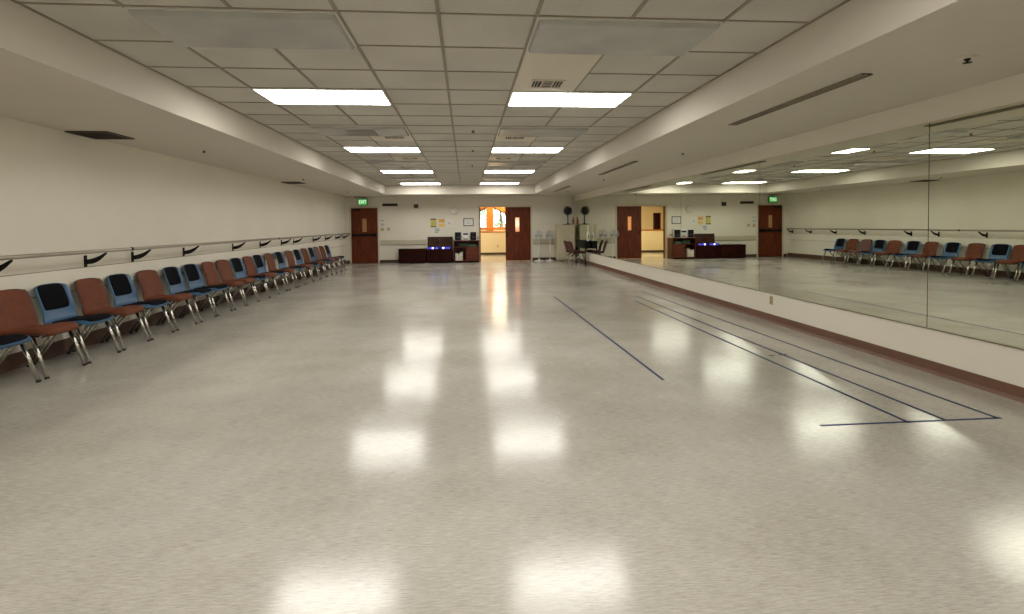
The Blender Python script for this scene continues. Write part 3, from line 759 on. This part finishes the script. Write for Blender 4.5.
# ------------------------------------------------------------------ far wall furniture
def chest(x0, x1, y0, y1, h, open_, label):
    t = thing('storage_chest', ((x0 + x1) / 2, (y0 + y1) / 2, 0), label, 'chest', 'dark wooden chests')
    w, d = (x1 - x0) / 2, (y1 - y0) / 2
    hb = h if open_ else h - 0.03
    b = MB()
    b.box(-w, w, -d, -d + 0.022, 0.03, hb).box(-w, w, d - 0.022, d, 0.03, hb).box(-w, -w + 0.022, -d + 0.022, d - 0.022, 0.03, hb).box(w - 0.022, w, -d + 0.022, d - 0.022, 0.03, hb)
    b.box(-w + 0.02, w - 0.02, -d + 0.02, d - 0.02, 0.03, 0.05)
    if open_: b.box(-w + 0.02, w - 0.02, -d + 0.02, d - 0.02, h - 0.10, h - 0.08)
    b.build('body', M['chest_wood'], t)
    MB().box(-w + 0.03, w - 0.03, -d + 0.02, d - 0.02, 0.0, 0.03).build('plinth', M['black_plastic'], t)
    for k in range(2):
        a0 = -w + 0.05 + k * (w - 0.02); a1 = a0 + w - 0.08
        f = MB()
        f.box(a0, a1, -d - 0.008, -d + 0.001, 0.07, 0.12, 0, 0.002).box(a0, a1, -d - 0.008, -d + 0.001, hb - 0.09, hb - 0.04, 0, 0.002)
        f.box(a0, a0 + 0.05, -d - 0.008, -d + 0.001, 0.12, hb - 0.09, 0, 0.002).box(a1 - 0.05, a1, -d - 0.008, -d + 0.001, 0.12, hb - 0.09, 0, 0.002)
        f.build('front_moulding', M['chest_wood'], t)
    if not open_:
        MB().box(-w - 0.01, w + 0.01, -d - 0.012, d, h - 0.03, h, 0, 0.005).build('lid', M['chest_wood'], t)
    else:
        L = 0.44
        f = MB()
        f.box(-w, w, -0.012, 0.012, 0, 0.05).box(-w, w, -0.012, 0.012, L - 0.04, L).box(-w, -w + 0.04, -0.012, 0.012, 0.05, L - 0.04).box(w - 0.04, w, -0.012, 0.012, 0.05, L - 0.04).box(-0.02, 0.02, -0.012, 0.012, 0.05, L - 0.04)
        o = f.build('lid', M['lid_frame'], t, (0, d - 0.035, h + 0.004)); o.rotation_euler = (math.radians(-5), 0, 0)
        for k in (-1, 1):
            p = MB().box(-w / 2 + 0.03, w / 2 - 0.03, -0.005, 0.006, 0.05, L - 0.04)
            p.build('lid_panel', M['case_panel'], o, (k * w / 2, 0, 0))
    return t
M['lid_frame'] = simple('black_brown_lid_frame', (0.010, 0.005, 0.004), 0.5)
M['case_panel'] = wood('lid_panel_wood', (0.030, 0.010, 0.006), (0.085, 0.040, 0.024), 0.3, 'X')
chest(-2.40, -1.43, 18.92, 19.42, 0.52, False, 'closed dark mahogany chest right of the panic bar door')
chest(-1.405, -0.485, 18.92, 19.42, 0.50, True, 'dark chest with raised lid and blue lit equipment')
for k, (x, wd, lb) in enumerate(((-1.17, 0.40, 'black audio unit with a round blue light, left one in the open chest'), (-0.73, 0.38, 'black audio unit with a round blue light, right one in the open chest'))):
    t = thing('audio_unit', (x, 19.12, 0.42), lb, 'audio equipment', 'audio units in the open chest')
    MB().box(-wd / 2, wd / 2, -0.14, 0.16, 0, 0.17, 0, 0.006).build('case', M['black_plastic'], t)
    MB().box(-wd / 2 + 0.02, wd / 2 - 0.02, -0.146, -0.139, 0.09, 0.16, 0, 0.001).build('display', M['led_dim'], t)
    xo = -0.02 if k == 0 else -0.08
    MB().lathe([(0, -0.152), (0.030, -0.150), (0.034, -0.140), (0, -0.140)], (xo, 0, 0.125), 18, axis='Y').build('indicator_lamp', M['led_blue'], t)
    for q in (0.08, 0.13):
        MB().lathe([(0, -0.162), (0.011, -0.160), (0.013, -0.140), (0, -0.140)], (q, 0, 0.115), 12, axis='Y').build('knob', M['silver'], t)

# bookcase beside the doorway
bc = thing('media_cabinet', (0.02, 19.16, 0), 'cherry wood media cabinet with open shelves left of the corridor doorway', 'cabinet')
w, d, h = 0.465, 0.26, 0.805
MB().box(-w, -w + 0.02, -d, d, 0, h - 0.025).box(w - 0.02, w, -d, d, 0, h - 0.025).build('side_panel', M['case_wood'], bc)
MB().box(-w - 0.012, w + 0.012, -d - 0.012, d, h - 0.025, h, 0, 0.004).build('top_panel', M['case_wood'], bc)
MB().box(-w + 0.02, w - 0.02, d - 0.012, d, 0.02, h - 0.025).build('back_panel', M['case_wood'], bc)
MB().box(-w + 0.02, w - 0.02, -d + 0.01, d - 0.012, 0.555, 0.578).build('shelf', M['case_wood'], bc)
MB().box(-w + 0.02, w - 0.02, -d + 0.01, d - 0.012, 0.06, 0.08).build('shelf', M['case_wood'], bc)
MB().box(-w + 0.02, w - 0.02, -d + 0.02, -d + 0.035, 0.0, 0.06).build('toe_kick', M['chest_wood'], bc)
MB().box(-0.03, -0.008, -d + 0.01, d - 0.012, 0.08, 0.555).build('divider', M['case_wood'], bc)
dr = MB().box(-0.006, w - 0.022, -d - 0.004, -d + 0.014, 0.085, 0.55, 0, 0.003).build('cabinet_door', M['case_wood'], bc)
MB().lathe([(0, -d - 0.026), (0.012, -d - 0.024), (0.009, -d - 0.004), (0, -d - 0.004)], (0.03, 0, 0.36), 12, axis='Y').build('knob', M['silver'], dr)
bx = -0.40
for k, (tw, hh, mt, lb) in enumerate(((0.045, 0.27, 'binder_white', 'white binder leaning first from the left'), (0.06, 0.25, 'binder_white', 'thick white binder second from the left'), (0.035, 0.23, 'binder_cream', 'thin cream binder third from the left'),
                                     (0.06, 0.29, 'binder_white', 'thick white binder fourth from the left'), (0.045, 0.31, 'binder_cream', 'tall cream binder at the right end'))):
    t = thing('binder', (0.02 + bx + tw / 2, 19.07, 0.0808), lb + ' of the media cabinet cubby', 'binder', 'binders in the media cabinet')
    MB().box(-tw / 2, tw / 2, -0.13, 0.10, 0, hh, 0, 0.003).build('cover', M[mt], t)
    MB().box(-tw * 0.3, tw * 0.3, -0.1315, -0.129, hh * 0.55, hh * 0.8).build('spine_label', M['paper_white'], t)
    bx += tw + 0.004
t = thing('green_case', (-0.08, 19.12, 0.579), 'dark green case on the top shelf of the media cabinet', 'case')
MB().box(-0.16, 0.16, -0.17, 0.12, 0, 0.13, 0, 0.012).build('body', M['green_box'], t)
MB().box(-0.162, 0.162, -0.174, 0.124, 0.09, 0.102, 0, 0.003).build('lid_rim', M['black_plastic'], t)
t = thing('green_carton', (0.24, 19.10, 0.579), 'pale green carton on the top shelf of the media cabinet', 'carton')
MB().box(-0.13, 0.13, -0.15, 0.12, 0, 0.075, 0, 0.004).build('box_body', M['green_light'], t)
MB().box(-0.132, 0.132, -0.152, 0.122, 0.05, 0.095, 0, 0.004).build('box_lid', M['green_box'], t)
# stereo: centre unit and two speakers
zt = 0.8055
def speaker(x, label):
    t = thing('stereo_speaker', (x, 19.12, zt), label, 'speaker', 'stereo speakers on the media cabinet')
    MB().box(-0.125, 0.125, -0.11, 0.13, 0, 0.315, 0, 0.01).build('cabinet', M['silver'], t)
    MB().box(-0.108, 0.108, -0.122, -0.109, 0.012, 0.303, 0, 0.008).build('grille_cloth', M['black_plastic'], t)
    MB().lathe([(0, -0.129), (0.05, -0.127), (0.062, -0.121), (0, -0.121)], (0, 0, 0.11), 20, axis='Y').build('woofer', M['rubber'], t)
    MB().lathe([(0, -0.127), (0.02, -0.126), (0.026, -0.121), (0, -0.121)], (0, 0, 0.235), 16, axis='Y').build('tweeter', M['rubber'], t)
speaker(-0.285, 'black fronted stereo speaker left of the silver stereo unit')
speaker(0.265, 'black fronted stereo speaker right of the silver stereo unit')
t = thing('stereo_unit', (-0.01, 19.12, zt), 'silver compact stereo unit between two black speakers', 'stereo')
MB().box(-0.125, 0.125, -0.12, 0.14, 0, 0.30, 0, 0.01).build('body', M['silver'], t)
MB().box(-0.09, 0.09, -0.127, -0.119, 0.205, 0.265, 0, 0.003).build('display', M['black_plastic'], t)
MB().lathe([(0, -0.142), (0.03, -0.14), (0.034, -0.12), (0, -0.12)], (0.0, 0, 0.14), 18, axis='Y').build('volume_knob', M['white_plastic'], t)
MB().box(-0.08, 0.08, -0.126, -0.119, 0.03, 0.08, 0, 0.003).build('disc_tray', M['slot'], t)
t = thing('desk_telephone', (0.435, 19.2, zt), 'small pale telephone at the right end of the media cabinet', 'telephone')
MB().prism([(-0.03, -0.09, 0), (-0.03, 0.09, 0), (-0.03, 0.09, 0.07), (-0.03, -0.09, 0.025)], (0.075, 0, 0)).build('base', M['silver'], t)
MB().tube([(0.0, -0.09, 0.06), (0.0, -0.06, 0.085), (0.0, 0.06, 0.125), (0.0, 0.09, 0.115)], [0.02, 0.015, 0.015, 0.02], 8).build('handset', M['black_plastic'], t)

# wall items
def sheet(x0, x1, z0, z1, mat, label, bits=(), name='wall_notice', cat='notice'):
    x0, x1 = x0 * KX, x1 * KX
    t = thing(name, (0, 0, 0), label, cat, 'papers on the far wall')
    MB().box(x0, x1, YF - 0.003, YF - 0.0004, z0, z1).build('sheet', mat, t)
    for k, (a, b, c, e, m) in enumerate(bits):
        ww, hh = x1 - x0, z1 - z0
        MB().box(x0 + a * ww, x0 + b * ww, YF - 0.0042, YF - 0.0028, z0 + c * hh, z0 + e * hh).build('printed_block', m, t)
sheet(-1.285, -1.08, 1.30, 1.62, M['paper_yellow'], 'yellow poster with dark bands at its top and bottom', [(0, 1, 0.84, 1, M['paper_dark']), (0, 1, 0, 0.14, M['paper_dark']), (0.15, 0.9, 0.25, 0.75, M['paper_green'])])
sheet(-0.99, -0.76, 1.29, 1.61, M['paper_white'], 'poster with two yellow blocks above the open chest', [(0.05, 0.95, 0.56, 0.98, M['paper_orange']), (0.05, 0.95, 0.04, 0.46, M['paper_yellow'])])
sheet(-0.71, -0.52, 1.30, 1.58, M['paper_white'], 'plain white sheet right of the yellow posters', [(0.4, 0.65, 0.35, 0.6, M['paper_grey'])])
sheet(-1.15, -0.94, 1.07, 1.27, M['paper_white'], 'small grey printed sheet under the yellow posters', [(0.1, 0.9, 0.70, 0.9, M['paper_grey']), (0.1, 0.9, 0.4, 0.6, M['paper_grey']), (0.1, 0.7, 0.1, 0.3, M['paper_grey'])])
sheet(-3.10, -2.95, 1.50, 1.60, M['paper_white'], 'upper small white notice beside the panic bar door', [(0.1, 0.9, 0.45, 0.8, M['paper_grey'])])
sheet(-3.10, -2.95, 1.36, 1.46, M['paper_white'], 'lower small white notice beside the panic bar door', [(0.1, 0.9, 0.5, 0.85, M['paper_grey']), (0.1, 0.9, 0.1, 0.3, M['paper_grey'])])
pf = thing('picture_frame', (0.107, YF, 1.475), 'dark framed white certificate above the stereo', 'picture')
f = MB()
for a in ((-0.19, 0.19, 0.115, 0.145), (-0.19, 0.19, -0.145, -0.115), (-0.19, -0.16, -0.115, 0.115), (0.16, 0.19, -0.115, 0.115)): f.box(a[0], a[1], -0.022, -0.0005, a[2], a[3], 0, 0.003)
f.build('frame', simple('grey_brown_frame', (0.07, 0.065, 0.06), 0.4), pf)
MB().box(-0.16, 0.16, -0.012, -0.004, -0.115, 0.115).build('mat_board', M['paper_white'], pf)
for z in (-0.05, 0.0, 0.05): MB().box(-0.09, 0.09, -0.013, -0.0115, z - 0.006, z + 0.006).build('printed_block', M['paper_grey'], pf)
ck = thing('wall_clock', (-0.42, YF, 1.895), 'round white wall clock above the white sheet', 'clock')
MB().lathe([(0, -0.03), (0.118, -0.03), (0.118, -0.026), (0, -0.026)], seg=36, axis='Y').build('dial', M['white_plastic'], ck)
MB().lathe([(0.118, -0.026), (0.122, -0.042), (0.135, -0.042), (0.14, -0.03), (0.14, -0.0005), (0, -0.0005), (0, -0.026), (0.118, -0.026)], seg=36, axis='Y').build('rim', M['frame_paint'], ck)
MB().box(-0.006, 0.006, -0.034, -0.031, -0.01, 0.065).build('hour_hand', M['paper_grey'], ck)
o = MB().box(-0.004, 0.004, -0.036, -0.034, -0.012, 0.10).build('minute_hand', M['paper_grey'], ck); o.rotation_euler = (0, math.radians(105), 0)
for k in range(12):
    a = k * PI / 6
    MB().box(-0.004, 0.004, -0.0315, -0.0298, 0.09, 0.108).transform(Matrix.Rotation(a, 4, 'Y')).build('hour_mark', M['paper_grey'], ck)
# return vent above, strobe, exit sign
t = thing('wall_vent', (-2.77, YF, 2.14), 'narrow dark slotted vent on the far wall beside the exit sign', 'vent')
MB().box(-0.27, 0.27, -0.008, -0.0005, -0.04, 0.04).build('backing', M['vent_dark'], t)
MB().box(-0.28, 0.28, -0.014, -0.0005, 0.036, 0.05).box(-0.28, 0.28, -0.014, -0.0005, -0.05, -0.036).box(-0.28, -0.265, -0.014, -0.0005, -0.036, 0.036).box(0.265, 0.28, -0.014, -0.0005, -0.036, 0.036).build('frame', M['vent_bronze'], t)
for z in (-0.02, 0, 0.02): MB().box(-0.265, 0.265, -0.013, -0.006, z - 0.003, z + 0.003).build('louvre', M['vent_bronze'], t)
t = thing('alarm_strobe', (-1.82, YF, 2.10), 'dark fire alarm horn with white strobe on the far wall', 'alarm')
MB().box(-0.08, 0.08, -0.06, -0.0005, -0.09, 0.06, 0, 0.008).build('horn', M['vent_bronze'], t)
MB().box(-0.055, 0.055, -0.07, -0.0005, 0.062, 0.16, 0, 0.012).build('strobe_lens', M['white_plastic'], t)
ex = thing('exit_sign', (-3.735, YF - 0.09, 2.155), 'glowing green exit sign above the panic bar door', 'exit sign')
MB().box(-0.17, 0.17, -0.03, 0.03, -0.03, 0.21, 0, 0.006).build('housing', simple('sign_housing', (0.05, 0.12, 0.05), 0.4), ex)
MB().box(-0.155, 0.155, -0.034, -0.029, -0.015, 0.195).build('face', M['sign_green'], ex)
MB().box(-0.30, 0.14, -0.03, 0.05, 0.262, 0.29, 0, 0.004).tube([(0, 0, 0.205), (0, 0, 0.27)], 0.012, 8).build('canopy', M['base_dark'], ex)
cu = bpy.data.curves.new('exit_letters', 'FONT'); cu.body = 'EXIT'; cu.size = 0.165; cu.align_x = 'CENTER'; cu.align_y = 'CENTER'; cu.extrude = 0.001
tmp = bpy.data.objects.new('tmp_text', cu); COL.objects.link(tmp)
bpy.context.view_layer.update()
me = bpy.data.meshes.new_from_object(tmp.evaluated_get(bpy.context.evaluated_depsgraph_get()))
bpy.data.objects.remove(tmp)
me.materials.clear(); me.materials.append(M['sign_text'])
me.transform(Matrix.Rotation(PI / 2, 4, 'X'))
o = bpy.data.objects.new('letters', me); COL.objects.link(o); o.parent = ex; o.location = (0, -0.0358, 0.088); o.scale = (0.78, 1, 1)

# pedestal fans
def fan_head(mb_parent, c, R, mat_cage, mat_blade, tilt=0.0, cage_r=0.0034, n_sp=22, n_bl=3):
    g = MB()
    for rr, yy in ((R, 0.0), (R * 0.75, -0.045), (R * 0.45, -0.06), (R * 0.75, 0.045), (R * 0.45, 0.06)): g.torus(rr, cage_r * (1.6 if rr == R else 1), (0, yy, 0), 'Y', 28, 5)
    for k in range(n_sp):
        a = 2 * PI * k / n_sp; ca, sa = math.cos(a), math.sin(a)
        for sy in (-1, 1): g.tube([(0.03 * ca, sy * 0.065, 0.03 * sa), (R * 0.5 * ca, sy * 0.06, R * 0.5 * sa), (R * 0.8 * ca, sy * 0.042, R * 0.8 * sa), (R * ca, 0, R * sa)], cage_r, 4, cap=False)
    g.lathe([(0, -0.072), (0.032, -0.070), (0.035, -0.060), (0, -0.060)], seg=16, axis='Y')
    o = g.build('cage', mat_cage, mb_parent, c); o.rotation_euler = (0, 0, tilt)
    hb = MB().lathe([(0, -0.03), (0.024, -0.028), (0.024, 0.02), (0, 0.02)], seg=14, axis='Y')
    hb.lathe([(0, 0.062), (0.045, 0.064), (0.05, 0.10), (0.04, 0.15), (0, 0.155)], seg=18, axis='Y')
    hb.build('motor', mat_blade, o)
    for k in range(n_bl):
        a = 2 * PI * k / n_bl + 0.4
        b = MB(); pr = [(0.02, -0.025), (R * 0.45, -0.06), (R * 0.82, -0.055), (R * 0.86, 0.02), (R * 0.5, 0.05), (0.02, 0.025)]
        b.prism([(x_, z_ * 0.35, z_) for x_, z_ in pr], (0, 0.003, 0)).transform(Matrix.Rotation(a, 4, 'Y')).build('blade', mat_blade, o)
    return o
M['cage_grey'] = simple('pale_fan_cage', (0.58, 0.58, 0.58), 0.4, vary=0.05)
M['blade_grey'] = simple('translucent_grey_blade', (0.46, 0.47, 0.50), 0.35, vary=0.06)
for x, lb in ((2.68, 'white pedestal fan by the far wall, the one beside the door leaf'), (3.085, 'white pedestal fan by the far wall, the one beside the cream cabinet')):
    t = thing('pedestal_fan', (x, 19.16, 0), lb, 'fan', 'white pedestal fans')
    MB().lathe([(0, 0.0005), (0.185, 0.0005), (0.19, 0.012), (0.17, 0.026), (0.05, 0.04), (0.03, 0.07), (0, 0.07)], seg=32).build('base', M['white_plastic'], t)
    MB().tube([(0, 0, 0.06), (0, 0, 0.55)], 0.017, 12).tube([(0, 0, 0.54), (0, 0, 0.88)], 0.012, 12).tube([(0, 0, 0.52), (0, 0, 0.56)], 0.024, 12).build('pole', M['white_plastic'], t)
    MB().box(-0.035, 0.035, -0.02, 0.10, 0.84, 0.93, 0, 0.01).build('control_box', M['white_plastic'], t)
    fan_head(t, (-0.03, -0.08, 0.98), 0.175, M['cage_grey'], M['blade_grey'], 0.25)

# cream storage cabinet in the corner with fan on top
cb = thing('storage_cabinet', (3.66, 19.17, 0), 'tall cream steel cabinet in the far corner by the mirrors', 'cabinet')
MB().box(-0.32, 0.32, -0.245, 0.28, 0.05, 1.345, 0, 0.004).build('body', M['cabinet_paint'], cb)
MB().box(-0.30, 0.30, -0.22, 0.27, 0.0, 0.05).build('plinth', M['slot'], cb)
for s in (-1, 1):
    dr = MB().box(min(s * 0.003, s * 0.314), max(s * 0.003, s * 0.314), -0.262, -0.246, 0.06, 1.335, 0, 0.003).build('cabinet_door', M['cabinet_paint'], cb)
    MB().box(min(s * 0.03, s * 0.045), max(s * 0.03, s * 0.045), -0.285, -0.262, 0.62, 0.74, 0, 0.003).build('handle', M['cabinet_paint'], dr)
df = thing('table_fan', (3.755, 19.12, 1.3455), 'black fan with a round head on the cream cabinet', 'fan')
MB().box(-0.17, 0.15, -0.10, 0.12, 0, 0.022, 0, 0.009).lathe([(0, 0.02), (0.07, 0.022), (0.03, 0.05), (0, 0.05)], seg=20).build('base', M['black_plastic'], df)
MB().tube([(0, 0, 0.04), (0, 0, 0.46)], 0.019, 12).build('pole', M['black_plastic'], df)
M['black_cage'] = simple('black_fan_cage', (0.010, 0.010, 0.012), 0.35, vary=0.15)
fan_head(df, (-0.015, -0.06, 0.515), 0.165, M['black_cage'], M['black_plastic'], 0.15, 0.0046, 44, 5)
bt = thing('amber_bottle', (3.985, 19.25, 1.3455), 'orange brown bottle beside the black fan on the cream cabinet', 'bottle')
MB().lathe([(0, 0), (0.038, 0.0), (0.042, 0.01), (0.042, 0.17), (0.03, 0.21), (0.016, 0.225), (0.016, 0.25), (0, 0.25)], seg=20).build('body', M['amber'], bt)
MB().lathe([(0, 0.245), (0.02, 0.246), (0.02, 0.285), (0, 0.287)], seg=16).build('cap', M['base_brown'], bt)
pp = tag(MB().tube([(4.085, 19.66, 1.70), (4.085, 19.66, ZS)], 0.022, 12).build('conduit', M['white_plastic']), 'white vertical conduit in the far corner above the cabinet', 'pipe')

# black console table against the mirrors
ct = thing('console_table', (3.995, 17.75, 0), 'narrow black console table with a deep apron against the mirrors', 'table')
MB().box(-0.105, 0.105, -0.75, 0.75, 0.765, 0.795, 0, 0.004).build('tabletop', M['black_plastic'], ct)
MB().box(-0.093, 0.093, -0.735, 0.73, 0.55, 0.765, 0, 0.006).build('apron', M['black_plastic'], ct)
for sx in (-0.078,):
    for sy in (-0.72, 0.72):
        lg = MB().box(sx - 0.017, sx + 0.017, sy - 0.017, sy + 0.017, 0.012, 0.56, 0, 0.002).build('leg', M['black_metal'], ct)
        MB().box(sx - 0.019, sx + 0.019, sy - 0.019, sy + 0.019, 0.0, 0.014, 0, 0.002).build('foot_cap', M['rubber'], lg)
jg = thing('dispenser_bottle', (4.04, 17.14, 0.7955), 'slim white bottle with a long neck on the black console table', 'bottle')
MB().lathe([(0, 0), (0.043, 0), (0.047, 0.012), (0.047, 0.25), (0.036, 0.29), (0.017, 0.315), (0.016, 0.33), (0, 0.33)], seg=24).build('body', M['white_plastic'], jg)
MB().lathe([(0, 0.325), (0.021, 0.328), (0.021, 0.44), (0.015, 0.54), (0, 0.545)], seg=16).build('neck', M['white_plastic'], jg)
MB().box(-0.012, 0.012, -0.051, -0.044, 0.08, 0.2, 0, 0.003).build('label_patch', M['paper_dark'], jg)

# everything that stands against the far wall was laid out for a wall at 19.482 m
for o in list(SC.objects):
    if o.parent is None and o.name.split('.')[0] in ('storage_chest', 'audio_unit', 'media_cabinet', 'binder', 'green_case', 'green_carton', 'stereo_speaker', 'stereo_unit', 'desk_telephone', 'pedestal_fan', 'storage_cabinet', 'table_fan', 'amber_bottle'):
        o.location.x *= KX; o.location.y += YF - 19.482

# ------------------------------------------------------------------ daylight behind the corridor window
wd = bpy.data.worlds.new('World'); SC.world = wd; wd.use_nodes = True
bg = wd.node_tree.nodes['Background']
bg.inputs['Color'].default_value = (0.93, 1.0, 0.97, 1); bg.inputs['Strength'].default_value = 2.3

# ------------------------------------------------------------------ camera
cam = bpy.data.cameras.new('camera'); co = bpy.data.objects.new('camera', cam); COL.objects.link(co); SC.camera = co
YAW, PITCH, ROLL = 0.0876, -0.0298, 0.0102
x0 = Vector((math.cos(YAW), -math.sin(YAW), 0)); d0 = Vector((math.sin(YAW), math.cos(YAW), 0)); z0 = Vector((0, 0, 1))
d1_ = d0 * math.cos(PITCH) + z0 * math.sin(PITCH); z1 = z0 * math.cos(PITCH) - d0 * math.sin(PITCH)
x2 = x0 * math.cos(ROLL) - z1 * math.sin(ROLL); z2 = x0 * math.sin(ROLL) + z1 * math.cos(ROLL)
co.matrix_world = Matrix(((x2.x, z2.x, -d1_.x, 0), (x2.y, z2.y, -d1_.y, 0), (x2.z, z2.z, -d1_.z, EYE), (0, 0, 0, 1)))
cam.sensor_width = 36.0; cam.sensor_fit = 'HORIZONTAL'
cam.lens = 525.098 / 1024 * 36.0
cam.shift_x = 0.0; cam.shift_y = -(307 - 240.503) / 1024
cam.clip_start = 0.05; cam.clip_end = 200

vs = SC.view_settings
vs.view_transform = 'Standard'; vs.look = 'None'; vs.gamma = 1.0; vs.use_curve_mapping = False
vs.exposure = 0.58
SC.cycles.max_bounces = 12; SC.cycles.diffuse_bounces = 6; SC.cycles.glossy_bounces = 6
